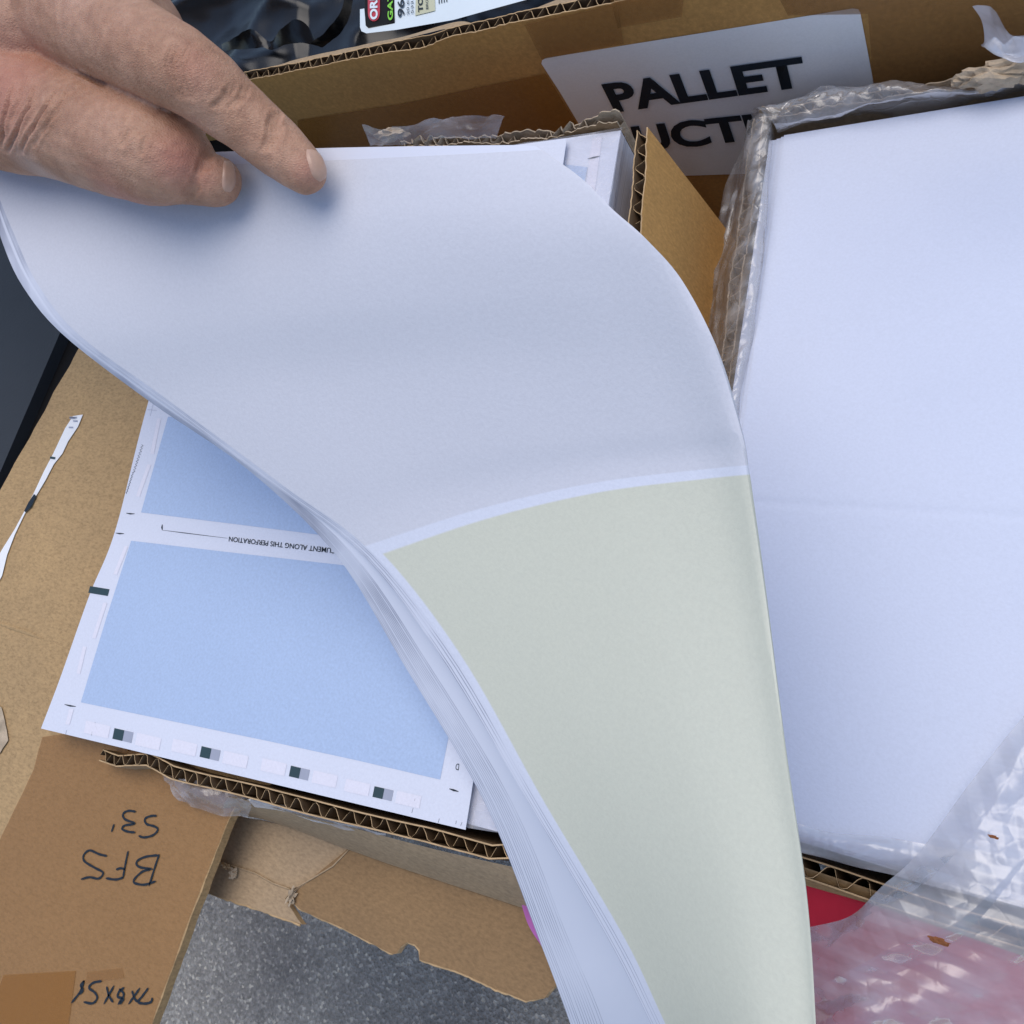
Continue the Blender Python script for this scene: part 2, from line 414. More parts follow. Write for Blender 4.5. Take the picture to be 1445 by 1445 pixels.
# marker writing
mk = Multi()
def K(l, n=5):
    A = np.array([(x/3.0104, 980+y/3.0104) for x, y in l], float)
    s = np.linspace(0, len(A)-1, (len(A)-1)*n+1)
    return [U(*crom(A, t), ZF+.0006) for t in s]
wr = [
 [(665, 515), (640, 516), (615, 528), (622, 550), (655, 560), (670, 574), (650, 597), (612, 607), (588, 600)],
 [(577, 498), (545, 494), (522, 507), (530, 530), (572, 548), (530, 556), (518, 570), (540, 582), (575, 586)],
 [(484, 550), (473, 584)],
 [(676, 678), (660, 725), (632, 814)], [(674, 682), (615, 690), (580, 710), (590, 732), (648, 742)], [(640, 742), (600, 755), (566, 795), (610, 808), (662, 793)],
 [(544, 664), (533, 715), (521, 782)], [(524, 777), (490, 786), (448, 780)], [(531, 742), (510, 738), (492, 744)],
 [(454, 686), (420, 678), (380, 662), (355, 682), (358, 708), (400, 735), (437, 757), (418, 782), (380, 776), (343, 785)],
 [(630, 1246), (605, 1280), (586, 1306), (615, 1313), (641, 1306), (646, 1288)],
 [(594, 1246), (545, 1316)], [(560, 1258), (570, 1290), (584, 1306)],
 [(527, 1245), (505, 1262), (500, 1285), (524, 1292), (508, 1316)], [(505, 1250), (525, 1275), (500, 1318)],
 [(484, 1236), (440, 1316)], [(452, 1240), (462, 1280), (480, 1308)],
 [(432, 1217), (395, 1225), (377, 1246), (402, 1266), (412, 1290), (392, 1312), (354, 1306)],
 [(357, 1214), (340, 1262), (302, 1311)], [(357, 1216), (342, 1236), (352, 1256), (336, 1275)],
 [(575, 1396), (530, 1392), (480, 1397), (450, 1420)]]
for a0, a1 in ((0, 3), (3, 10), (10, 19), (19, 20)):
    mk = Multi()
    for w in wr[a0:a1]: mk.stroke(K(w), .0009, P_ink)
    mk.build('marker_writing', side)
# white strip torn label on the flap
ws = Multi()
strip = [(103, 587), (117, 585), (110, 602), (96, 623), (88, 640), (76, 655), (64, 678), (49, 703), (35, 725), (21, 754), (10, 783), (3, 812), (-12, 840), (-22, 830), (-8, 795), (3, 775), (20, 748), (34, 722), (48, 695), (62, 665), (75, 640), (92, 604)]
ws.add(U2(strip, ZF+.0006), STICK)
ws.add(U2([(48, 697), (51, 700), (44, 715), (36, 723), (34, 721), (40, 709)], ZF+.001), P_ink)
ws.add(U2([(71, 644), (78, 645), (77, 648), (70, 647)], ZF+.001), P_inksoft)
for q in ((102, 590, 4), (106, 594, 3), (100, 603, 3), (103, 589, 5)):
    ws.add(U2([(q[0]-q[2], q[1]-1), (q[0]+q[2], q[1]-1), (q[0]+q[2], q[1]+1), (q[0]-q[2], q[1]+1)], ZF+.001), P_grey)
ws.build('white_strip_label', side)
# crease on the flap, a raised bead
cr = [U(*p, ZF-.0006) for p in [(-30, 868), (0, 880), (40, 893), (85, 912)]]
def tube(name, pts, r, mat, parent=None, seg=8, rr=None):
    V = []; Fc = []; n = len(pts)
    for k, p in enumerate(pts):
        t = (pts[min(k+1, n-1)]-pts[max(k-1, 0)]).normalized()
        s1 = t.cross(Vector((.1, .2, 1))).normalized(); s2 = t.cross(s1)
        q = r*(rr(k/(n-1)) if rr else 1)
        for j in range(seg):
            an = 2*math.pi*j/seg; V.append(p+(s1*math.cos(an)+s2*math.sin(an))*q)
    for k in range(n-1):
        for j in range(seg):
            a = k*seg+j; b = k*seg+(j+1) % seg; Fc.append([a, b, b+seg, a+seg])
    Fc.append(list(range(seg))[::-1]); Fc.append(list(range((n-1)*seg, n*seg)))
    return mesh_obj(name, V, Fc, mat, parent, True)
tube('crease_ridge', resample(cr, .004), .0014, C_flap, side, rr=lambda t: math.sin(math.pi*max(.02, min(.98, t))))
# torn white fibre patch at the far left
flat_poly('torn_patch', U2(refine([(-20, 985), (2, 998), (10, 1030), (12, 1045), (0, 1062), (-25, 1080)], 6, 1.5, 5), ZF+.0008), C_torn, side)
# front flaps folded out beyond the corrugated rim
fr = Multi()
def Z3(l): return [U(x, y, z) for x, y, z in l]
s1 = [(235, 1098, -.003), (330, 1122, -.003), (430, 1150, -.003), (520, 1172, -.003), (620, 1198, -.004), (745, 1226, -.005)]
s2 = [(318, 1162, -.03), (345, 1152, -.03), (400, 1165, -.03), (500, 1202, -.03), (600, 1236, -.03), (765, 1290, -.03)]
s1 = [(322, 1124, -.004), (352, 1130, -.004), (430, 1152, -.004), (520, 1174, -.004), (620, 1200, -.004), (745, 1228, -.005)]
P1 = [np.array(p, float) for p in s1]; P2 = [np.array(p, float) for p in s2]
def strip_fn(a, b):
    p = crom(np.array(P1), a*5)*(1-b)+crom(np.array(P2), a*5)*b
    v = U(*p); v.z += .002*math.sin(math.pi*b)+noise.noise(v*60)*.0008; return v
fo = grid_obj('front_flap_fold', strip_fn, 60, 10, C_grey, cart)
fo['label'] = 'greyish folded strip of board below the torn rim'
lf = [(322, 1150), (400, 1163), (500, 1200), (500, 1230), (440, 1262), (412, 1256), (402, 1268), (416, 1290), (426, 1305), (300, 1262), (284, 1256), (300, 1215)]
LO_ = 1
lo = mesh_obj('front_flap', *(lambda P: (P+[p+DN*.003 for p in P], [list(range(len(P))), list(range(2*len(P)-1, len(P)-1, -1))]+[[i, i+len(P), (i+1) % len(P)+len(P), (i+1) % len(P)] for i in range(len(P))]))(U2(refine(lf, 9, 1.6, 31), -.033)), [C_grey, C_cut], cart, mi=None)
for i, p in enumerate(lo.data.polygons):
    if i > 1: p.material_index = 1
rf = [(492, 1196), (600, 1235), (770, 1292), (850, 1320), (850, 1360), (782, 1392), (768, 1408), (742, 1412), (700, 1396), (650, 1372), (592, 1354), (592, 1340), (584, 1332), (574, 1330), (566, 1336), (560, 1346), (554, 1347), (480, 1308), (425, 1284), (410, 1270), (414, 1262)]
ro = mesh_obj('front_flap', *(lambda P: (P+[p+DN*.003 for p in P], [list(range(len(P))), list(range(2*len(P)-1, len(P)-1, -1))]+[[i, i+len(P), (i+1) % len(P)+len(P), (i+1) % len(P)] for i in range(len(P))]))(U2(refine(rf, 9, 1.2, 41), -.0315)), [C_dark, C_cut], cart)
for i, p in enumerate(ro.data.polygons):
    if i > 1: p.material_index = 1
ro['label'] = 'dark brown die-cut flap with a rounded notch'
tube('torn_perforation', resample(U2([(303, 1214), (330, 1222), (360, 1232), (385, 1246), (410, 1255)], -.0325), .003), .0004, C_grey, lo)
tube('torn_perforation', resample(U2([(412, 1256), (440, 1240), (470, 1222), (492, 1199)], -.0312), .003), .00035, C_grey, lo)
def edge_line(name, l, z, r, mat, parent, seed=0):
    pts = resample(U2(l, z), .0012)
    pts = [p+Vector((noise.noise(p*500)*.0005, noise.noise(p*430+Vector((4, 4, 4)))*.0005, noise.noise(p*300)*.0003)) for p in pts]
    return tube(name, pts, r, mat, parent, seg=6)
edge_line('torn_edge', refine(lf, 9, 1.6, 31)[-56:-26] if False else [(285, 1257), (330, 1272), (380, 1289), (424, 1305)], -.0335, .0005, C_cut, lo)
rfr = [(412, 1273), (425, 1284), (480, 1308), (554, 1346), (566, 1336), (575, 1330), (586, 1333), (592, 1342), (593, 1355), (650, 1373), (700, 1397), (742, 1412), (768, 1407), (783, 1391)]
edge_line('torn_edge', rfr, -.0325, .0005, C_cut, ro)
edge_line('torn_edge', [(321, 1163), (290, 1240), (266, 1302), (215, 1443), (160, 1590)], ZF-.001, .0004, C_cut, side)
def clump(name, c, r, mat, parent, sx=1, sy=1, sz=1, seed=0, amp=.5):
    bm = bmesh.new(); bmesh.ops.create_icosphere(bm, subdivisions=3, radius=1)
    for v in bm.verts:
        d = 1+noise.noise(v.co*2.3+Vector((seed, 0, 0)))*amp*1.5+noise.noise(v.co*7+Vector((seed, 4, 0)))*amp*.5
        v.co = Vector((v.co.x*sx, v.co.y*sy, v.co.z*sz))*r*d+c
    me = bpy.data.meshes.new(name); bm.to_mesh(me); bm.free(); me.materials.append(mat)
    o = bpy.data.objects.new(name, me); COL.objects.link(o); child(o, parent); return o
clump('torn_fibre', U(329, 1233, -.031), .0016, C_torn, lo, 1, 1.3, .6, 3, .7)
clump('torn_fibre', U(318, 1222, -.031), .0012, C_cut, lo, 1.6, .8, .6, 5, .7)
clump('torn_fibre', U(412, 1265, -.030), .0022, C_torn, lo, .6, 1.3, .7, 8, .8)
# tape bundle stuck under the rim
film('clear_tape_clump', [[(226, 1092, -.004), (262, 1100, -.004), (300, 1112, -.004), (352, 1128, -.005)],
                          [(238, 1112, -.006), (270, 1120, -.004), (310, 1130, -.004), (352, 1138, -.006)],
                          [(250, 1130, -.009), (280, 1142, -.007), (315, 1152, -.008), (350, 1150, -.01)]], 50, 24, .0014, FILM_c, cart, seed=4, fold=170)
film('loose_tape', [[(352, 1126, -.0035), (400, 1138, -.0035), (460, 1156, -.0035), (545, 1176, -.0035)],
                    [(360, 1138, -.005), (405, 1148, -.005), (470, 1166, -.006), (545, 1180, -.005)]], 50, 6, .0008, FILM, cart, seed=9, fold=150)

# ------------------------------------------------------------ left stack of printed paper
def stack(name, top, z0, depth, mats, parent=None):
    P = [U(x, y, z0) for x, y in top]; n = len(P)
    V = P+[p+DN*depth for p in P]
    Fc = [list(range(n)), list(range(2*n-1, n-1, -1))]+[[i, i+n, (i+1) % n+n, (i+1) % n] for i in range(n)]
    return mesh_obj(name, V, Fc, mats, parent, mi=[0, 0]+[1]*n)
def edge_mat():
    m, nt, b = M('paper_stack_edges')
    n = noise_tex(nt, 1, 3, .7, sc=(12, 12, 2600))
    c = ramp(nt, n.outputs[0], [(.3, (.42, .42, .48)), (.6, (.68, .69, .76))])
    nt.links.new(c.outputs[0], b.inputs['Base Color']); bump(nt, b, n.outputs[0], .4, .0004)
    b.inputs['Roughness'].default_value = .8; return m
P_side = edge_mat()
stk = empty('paper_stack', U(500, 700, -.1), 'shrink-wrapped stack of printed paper inside the carton with the torn rim', 'paper stack')
stack('stack_block', [(330, 262), (876, 184), (712, 1176), (190, 1040)], -.0035, .20, [P_white, P_side], stk)
sm = Multi()
sm.add(U2([(797, 232), (829, 236), (822, 274), (812, 282), (790, 250)], -.0031), P_blue)
sm.stroke(U2([(829, 224), (838, 222), (846, 220)], -.0029), .0006, P_ink)
sm.add(U2([(836, 195), (850, 192), (800, 560), (786, 560)], -.0032), P_pink)
sm.build('printed_marks', stk)
def wrapf(a, b):
    q = np.array([720+(878-720)*a, 205-25*a])*(1-b)+np.array([640+75*a, 1165+12*a])*b
    p = U(q[0], q[1], -.0022); return p+Vector((0, 0, noise.noise(Vector((p.x*90+p.y*60, p.y*12, 3)))*.0005))
grid_obj('shrink_wrap', wrapf, 30, 160, FILM_thin, stk)
def wrapg(a, b):
    q = np.array([880, 180])*(1-b)+np.array([716, 1178])*b
    p = U(q[0], q[1], -.0022-a*.03); n_ = noise.noise(Vector((p.x*60, p.y*60, p.z*120)))
    return p+Vector((.0012+n_*.0012+a*.001, 0, 0))
grid_obj('shrink_wrap', wrapg, 14, 120, FILM_thin, stk)

# printed sheet on top of it, shifted to the left
ZS = .0
lef = [(58, 1028), (85, 957), (126, 841), (163, 748), (210, 565), (300, 262)]
rig = [(657, 1171), (669, 1094), (690, 945), (712, 795), (737, 630), (800, 195)]
LEF = np.array(lef, float); RIG = np.array(rig, float)
def sheetf(a, b):
    s = b*5; q = crom(LEF, s)*(1-a)+crom(RIG, s)*a
    z = ZS
    return U(q[0], q[1], z)
sheet = empty('printed_sheet', U(350, 1095, 0), 'white sheet printed with two pale blue panels and small crop marks', 'sheet of paper')
grid_obj('sheet', sheetf, 40, 60, P_white, sheet, solid=.00015)
pm = Multi(); zp = ZS+.00018
def pp(l): return U2(l, zp)
def sub(l, n=8):                       # subdivide quads edges so they follow
    return l
pm.add(pp([(237, 588), (199, 723), (320, 738), (470, 757), (600, 772), (640, 600)]), P_blue)
pm.add(pp([(185, 763), (150, 872), (114, 991), (240, 1017), (380, 1046), (500, 1072), (621, 1100), (635, 1030), (675, 822), (480, 797), (330, 780)]), P_blue)
zp = ZS+.00022
def quad(cx, cy, w, h, m, sx=.232, sy=-.19):
    """small print patch following the sheet axes; w along, h up"""
    ax = np.array([1, sx]); ay = np.array([sy*-1*-1, -1.]) if False else np.array([.2, -1.])
    pts = [np.array([cx, cy])+ax*i*w/2+ay*j*h/2 for i, j in ((-1, -1), (1, -1), (1, 1), (-1, 1))]
    pm.add(U2([tuple(p) for p in pts], zp), m)
for cx, cy in ((167, 1036.5), (290, 1062), (416, 1089.5), (534, 1118.5)):
    quad(cx-30, cy-7, 34, 17, P_pink); quad(cx+42, cy+10, 34, 17, P_pink)
    quad(cx, cy, 14, 15, P_inksoft); quad(cx+13.5, cy+3, 12.5, 15, P_grey)
pm.add(pp([(127, 827), (154.5, 831.5), (152, 841), (124.5, 836.5)]), P_inksoft)
for s in ([(208, 578), (221, 579)], [(216, 570), (212, 587)], ):
    pm.stroke(pp(s), .0004, P_grey)
for s in ([(178, 724), (184, 725), (190, 725)], [(163, 752), (169, 753), (175, 753)], [(91, 994), (99, 996), (107, 997)], [(634, 1113), (640, 1115), (647, 1117)]):
    pm.stroke(pp(s), .0006, P_ink)
pm.stroke(pp([(229, 740), (228.4, 744), (229, 748)]), .0008, P_ink)
pm.stroke(pp([(229, 748), (260, 752), (321, 759.5)]), .00028, P_ink)
for s in ([(134, 1019), (136, 1029)], [(130, 1032), (129, 1038)], [(94, 1030), (92.5, 1036)], [(587, 1122), (585, 1130)], [(583, 1140), (581, 1147)], [(620, 1155), (618, 1161)], [(644, 1158), (643, 1163)], [(652, 1160), (650, 1165)]):
    pm.stroke(pp(s), .0003, P_ink)
tl_ = []
for i in range(36):
    t = i/35; x = 201.5-22.5*t; y = 627+70*t
    tl_.append((x-1.8+3*(i % 2)*(1 if i < 20 else .5), y))
pm.stroke(pp(tl_), .00035, P_ink)
for (x0, y0, x1, y1, w) in ((222, 590, 212, 640, 5), (208, 655, 192, 700, 5), (176, 770, 160, 810, 5), (146, 850, 130, 900, 5), (117, 912, 108, 950, 5), (98, 1000, 92, 1022, 6)):
    pm.add(pp([(x0, y0), (x0+w, y0+1), (x1+w, y1+1), (x1, y1)]), P_pink)
pm.build('printed_marks', sheet)
zt = ZS+.00026
text_obj('printed_text', 'DOCUMENT ALONG THIS PERFORATION', [U(489, 775.5, zt), U(323.5, 757, zt), U(322.5, 764, zt), U(488, 783, zt)], P_ink, sheet, .012)
text_obj('printed_text', 'D', [U(648, 1078, zt), U(644, 1077, zt), U(642, 1086, zt), U(647, 1087, zt)], P_ink, sheet, 0)

# ------------------------------------------------------------ lifted bundle
rowsA = [(-12, 240), (-2, 276), (20, 330), (53, 400), (112, 473), (238, 565), (398, 684), (524, 779), (644, 931), (760, 1132), (875, 1323), (935, 1445), (1040, 1660)]
rowsAb = [(-13, 240), (-6, 280), (14, 334), (46, 402), (103, 474), (228, 567), (390, 688), (512, 783), (625, 932), (746, 1134), (858, 1326), (919, 1447), (1022, 1662)]
rowsBt = [(-14, 242), (-9, 284), (10, 338), (42, 404), (98, 474), (220, 566), (384, 682), (500, 785), (600, 931), (722, 1132), (801, 1323), (852, 1445), (925, 1660)]
rowsBo = [(-16, 250), (-11, 292), (4, 343), (33, 405), (90, 473), (212, 567), (352, 664), (476, 785), (566, 931), (684, 1132), (760, 1323), (806, 1447), (880, 1660)]
rowsR = [(757, 212), (812, 252), (856, 296), (903, 338), (956, 398), (1008, 496), (1042, 600), (1056, 664), (1080, 830), (1108, 1050), (1138, 1262), (1150, 1445), (1155, 1660)]
zL = [.112, .1118, .1095, .104, .095, .079, .063, .054, .048, .048, .050, .052, .054]
zR = [.112, .1128, .1128, .112, .109, .103, .0965, .093, .0895, .0885, .090, .091, .092]
curl = [.01, .01, .01, .02, .15, .4, .7, .9, 1., 1., 1., 1., 1.]
midy = [4, 2, 0, -3, -8, -14, -18, -22, -24, -20, -14, -10, 0]
midz = [.001, -.002, -.004, -.0055, -.006, -.0055, -.003, -.0005, .004, .008, .010, .011, .011]
def bundle_surface(L, Rx=0, dz=None, topdy=(0, 0, 0), rz=0):
    rows = []
    for i in range(13):
        sl_ = max(0, (zR[i]-zL[i]+3.2*midz[i]))/(rowsR[i][0]-rowsA[i][0]) if dz else 0
        l = np.array([*L[i], zL[i]-(dz[i]+sl_*(rowsA[i][0]-L[i][0]) if dz else 0)])
        r = np.array([rowsR[i][0]+Rx, rowsR[i][1], zR[i]-(dz[i] if dz else 0)-rz])
        row = []
        for k, t in enumerate((0, .3, .6, .86, 1.0)):
            p = l*(1-t)+r*t; w = 4*t*(1-t)
            p[1] += midy[i]*w; p[2] += midz[i]*w
            if t == .86: p[0] += 18*curl[i]
            if i == 0: p[1] += topdy[0]*(1-t)+topdy[1]*w*.8+topdy[2]*t
            if i == 1: p[1] += (topdy[0]*(1-t)+topdy[1]*w*.8+topdy[2]*t)*.8
            row.append(p)
        c = curl[i]
        row.append(r+np.array([-25*c+.2, 4*c, -.018*c])); row.append(r+np.array([-90*c+.4, 10*c, -.05*c]))
        rows.append(np.array(row))
    us = [0, .18, .36, .52, .62, .72, 1.]
    R_ = np.array(rows); cache = {}
    def fn(a, b):
        s = b*12
        if b not in cache: cache[b] = np.array([crom(R_[:, k], s) for k in range(7)])
        line = cache[b]
        # piecewise param
        for k in range(6):
            if a <= us[k+1] or k == 5: break
        t = k+(a-us[k])/(us[k+1]-us[k]); q = crom(line, min(6, t))
        return U(q[0], q[1], q[2])
    return fn
uvr = lambda a, b: (a, b)
top = grid_obj('paper_sheet', bundle_surface(rowsA), 56, 110, P_top, uv=uvr, solid=.00012)
tag(top, 'topmost curved sheet with a pale green panel, pinned by the fingers', 'sheet of paper', 'sheets of the lifted bundle')
def mixrows(A, B, t): return [tuple(np.array(a)*(1-t)+np.array(b)*t) for a, b in zip(A, B)]
G = 'sheets of the lifted bundle'
for k in range(1, 5):
    t = k/4+random.uniform(-.06, .06)
    dz = [.00035*k+(.0002*k if i > 5 else 0) for i in range(13)]
    s = grid_obj('paper_sheet', bundle_surface(mixrows(rowsA, rowsAb, t), -2*k, dz, (-1.5*k, -(3.2*k+(2 if k > 2 else 0)), -1.6*k)), 36, 70, P_shadeline, solid=.00016, rim=P_edge)
    tag(s, 'white curved sheet directly under the green-panelled sheet, seen only as a thin edge line', 'sheet of paper', G)
NB = 13
tt = [0, .08, .20, .28, .36, .44, .52, .60, .72, .78, .86, .94, 1.0]
for k in range(NB):
    t = tt[k]
    ck = .0004*k+.0010*sum(1 for j in range(k) if tt[j+1]-tt[j] > .09)
    dz = [.0019+.0002*k, .0019+.0002*k, .0019+.0002*k, .0019+.0002*k, .002+.0003*k, .0024+.0003*k, .003+.0003*k, .004+.0004*k, *[q+ck*w for q, w in ((.010, 1), (.017, 1.3), (.024, 1.6), (.029, 1.8), (.033, 2))]]
    s = grid_obj('paper_sheet', bundle_surface(mixrows(rowsBt, rowsBo, t), -12-1.0*k, dz, (-7, -14+k*.3, -5)), 30, 64, P_shadeline, solid=.0002, rim=P_edge)
    tag(s, 'white curved sheet below the gap in the lifted bundle, its edge a thin stripe', 'sheet of paper', G)

# ------------------------------------------------------------ big box behind with the sticker
w0, w1 = U(350, 112, .028), U(870, 2, .040)
w0.z = w1.z = .034
w0 = U(350, 112, -.001); w1 = U(872, 3, .008)
wd = (w1-w0); wdh = Vector((wd.x, wd.y, 0)).normalized(); wn = Vector((wdh.y, -wdh.x, 0))   # towards the camera
if wn.y > 0: wn = -wn
def UW(px, py, off=0):
    r = ray(px, py); p0 = w0+wn*off
    t = (p0-CAM).dot(wn)/r.dot(wn); return CAM+r*t
big = empty('bulk_box', Vector((w1.x, w1.y, ZG)), 'large brown corrugated box behind the stacks, carrying tape and a white sticker', 'cardboard box')
tp_ = [UW(x, y) for x, y in ((200, 152), (350, 112), (450, 93), (530, 76), (600, 64), (640, 50), (700, 38), (780, 19), (872, 1), (1000, -24), (1300, -85), (1700, -170))]
corr_wall('box_wall', tp_, -wn*.0050, DN, .44, [C_box, C_dark, C_cut, C_flute], big, jit=.0009, seed=33, wl=.0078)
def outer(a, b):
    A = np.array([(200, 150), (350, 106), (450, 84), (530, 64), (620, 40), (650, 42), (700, 28), (790, 6), (872, -10), (1000, -36)], float)
    B = np.array([(200, 120), (350, 92), (430, 72), (500, 56), (570, 42), (640, 22), (680, 26), (740, 5), (872, -40), (1000, -60)], float)
    qa = crom(A, a*9); qb = crom(B, a*9)
    p = UW(qa[0], qa[1], -.0056); p.z -= .0012
    q = UW(qb[0], qb[1], -.014); q.z -= .004
    return p.lerp(q, b)+Vector((0, 0, noise.noise(p*80)*.0006))
grid_obj('outer_liner', outer, 90, 6, C_grey, big)
# sticker
st = [(765, 88), (769, 84), (900, 62), (1050, 38), (1203, 12), (1211, 12), (1215, 18), (1222, 55), (1234, 124), (1262, 262), (1200, 262), (961, 248), (945, 240), (905, 200), (815, 172), (790, 130)]
st = [(764, 90), (765, 85), (770, 82), (900, 61), (1050, 37), (1203, 12), (1211, 13), (1214, 18), (1234, 124), (1252, 225), (1248, 232), (1100, 244), (965, 248), (900, 250), (862, 252), (852, 246), (815, 172), (790, 130)]
stk2 = empty('sticker', UW(1000, 130, .001), 'large white sticker with bold black capitals on the brown box wall', 'sticker')
flat_poly('sticker_sheet', [UW(x, y, .0008) for x, y in st], STICK, stk2)
# lettering aligned to the sticker: solve an affine frame on the wall
def wl_text(body, bl, br, tr, tl, bold=.035):
    return text_obj('sticker_text', body, [UW(*bl, .0014), UW(*br, .0014), UW(*tr, .0014), UW(*tl, .0014)], P_ink, stk2, bold)
wl_text('PALLET', (868, 159), (1140, 122), (1131, 80), (848, 119))
wl_text('AUCTION', (849, 223), (1212, 180), (1199, 146), (836, 184))
# tape on the wall
flat_poly('packing_tape', [UW(x, y, .0012) for x, y in ((420, 170), (560, 148), (700, 118), (770, 104), (812, 172), (820, 230), (420, 230))], T_brown, big)
flat_poly('packing_tape', [UW(x, y, .0010) for x, y in ((1090, -20), (1112, 22), (1225, 20), (1232, 120), (1262, 260), (1700, 260), (1700, -60))], T_clear, big)
flat_poly('packing_tape', [UW(x, y, .0016) for x, y in ((872, 40), (962, 24), (968, -30), (860, -6))], T_clear, big)
flat_poly('packing_tape', [UW(x, y, .0016) for x, y in ((740, 35), (872, 6), (880, 62), (764, 84))], T_clear, big)
film('torn_tape', [[(512, 178, .0), (560, 180, .002), (600, 168, .004), (710, 162, .004)], [(520, 204, -.006), (570, 204, -.004), (620, 196, -.002), (700, 196, -.002)]], 60, 20, .0012, FILM_c, big, seed=14, fold=130)
clump('torn_fibre', U(552, 190, -.006), .0042, C_torn, big, 2.0, .5, .7, 12, .5)

# ------------------------------------------------------------ black bag with the label, behind the box wall
bag = empty('plastic_bag', U(400, -60, -.04), 'glossy black plastic bag with a white, red and green label, top left', 'bag')
def bagf(a, b):
    px = 90+760*a; py = -330+470*b-.0*a
    z = -.012-.03*b-.012*abs(noise.noise(Vector((px*.006, py*.009, 2))))
    p = U(px, py+(-.19*(px-300)), z)
    f1 = abs(noise.noise(Vector((px*.005+py*.012, py*.004-px*.002, 5))))
    return p+Vector((0, 0, .008*(1-f1*2)*(1 if a < .45 else .25)+noise.noise(Vector((px*.05, py*.05, 1)))*.0008))
grid_obj('bag_film', bagf, 130, 90, BLACKP, bag)
# folded wrinkles near the rim
film('bag_fold', [[(312, 64, -.03), (330, 52, -.022), (346, 41, -.020), (360, 42, -.024), (382, 60, -.03), (400, 42, -.022), (416, 28, -.020), (434, 36, -.024), (448, 62, -.03)],
                  [(314, 74, -.032), (332, 70, -.030), (350, 68, -.029), (370, 68, -.030), (384, 72, -.032), (404, 64, -.030), (424, 60, -.029), (438, 62, -.030), (452, 66, -.032)]], 80, 12, .001, BLACKP, bag, seed=40, fold=60)
film('bag_fold', [[(440, 64, -.03), (462, 40, -.020), (480, 14, -.018), (488, -10, -.018)], [(456, 68, -.032), (480, 50, -.03), (494, 20, -.03), (500, -6, -.03)]], 30, 10, .001, BLACKP, bag, seed=42, fold=60)
lab = Multi(); zl = -.006
def pz(l, z=zl): return U2(l, z)
LABW = simple('label_white', (.72, .80, .84), .35, .5, .02); LABR = simple('label_red', (.50, .04, .06), .35, .5, .02)
LABG = simple('label_green', (.22, .62, .04), .35, .5, .02); LABY = simple('label_beige', (.55, .55, .38), .4, .4, .02)
lab.add(pz([(508, 13), (514, 12), (516, 36), (520, 40), (557, 33), (555, -120), (800, -150), (790, -14), (745, -1), (690, 14), (640, 28), (560, 42), (517, 47), (510, 44), (508, 38)]), LABW)
lab.add(pz([(515, 10), (517, 37), (521, 39), (557, 31), (553, -100), (512, -90)], zl+.0004), BLACKM)
c_, r_ = (527, 8), 8
ov = [(c_[0]-8.5+(0 if a < 180 else 0), 0) for a in ()]
ov = [(519, -60), (536, -60), (536, 16)]+[(527.5+8.3*math.cos(math.radians(t)), 19+11*math.sin(math.radians(t))) for t in range(0, 181, 20)]+[(519, 16)]
lab.add(pz(ov, zl+.0008), LABR)
lab.add(pz([(586, 22), (614, 15), (612, -60), (588, -60)], zl+.0004), LABY)
for i, h in enumerate((1, 0, 1, 1)):
    lab.add(pz([(619+i*3.6, 5-i*.8), (620.2+i*3.6, 5-i*.8), (619.5+i*3.6, -40), (618.5+i*3.6, -40)], zl+.0004), P_ink)
lab.build('product_label', bag)
def vt(body, x0, x1, ylow, yhigh, mat, z, bold=.02):   # text running up the label, baseline on the right side
    text_obj('label_text', body, [U(x1, ylow, z), U(x1-1, yhigh, z), U(x0-1, yhigh, z), U(x0, ylow+1, z)], mat, bag, bold)
vt('OREGON', 522, 533, 27, -50, LABW, zl+.0012, .04)
vt('GATOR', 547, 554.5, 28, -38, LABG, zl+.0012, .03)
vt('96-365', 561, 571, 23, -45, P_ink, zl+.0008, .02)
vt('20 63/64 in', 574, 577.5, 20, -30, P_ink, zl+.0008, .0)
vt('533.4 mm', 580, 583.5, 18, -30, P_ink, zl+.0008, .0)
vt('TORO', 590, 597, 16, -24, P_ink, zl+.0008, .03)
vt('BROWN', 601, 604.5, 12, -14, P_ink, zl+.0008, .0)

# ------------------------------------------------------------ dark panel on the left
tub = empty('storage_tub', U(-150, 500, ZG), 'dark grey lid with black strip as gap shade beside the tan flap, far left', 'tub')
flat_poly('lid', U2([(-10, 690), (88, 462), (230, 130), (-500, -100), (-900, 900)], -.035), DKGREY, tub, .01)
flat_poly('rim', U2([(-60, 830), (-18, 700), (92, 452), (238, 120), (400, 140), (200, 560), (40, 900)], -.042), BLACKM, tub, .05)  # black slab standing in for the deep shaded gap beside the lid

# ------------------------------------------------------------ right carton and stack
ZR = -.040
rc = empty('lined_carton', U(1300, 700, ZG), 'open carton lined with crumpled clear plastic, with a red flap, on the right', 'carton')
stk3 = empty('paper_stack', U(1300, 700, -.2), 'tall stack of blank white paper in the plastic-lined carton on the right', 'paper stack')
TLc, TRc = (1106, 190), (1700, 94)
BLc, BRc = (1118, 1190), (1700, 1370)
lefR = np.array([(1104, 191), (1090, 300), (1074, 440), (1056, 600), (1058, 700), (1075, 860), (1100, 1040), (1122, 1185)], float)
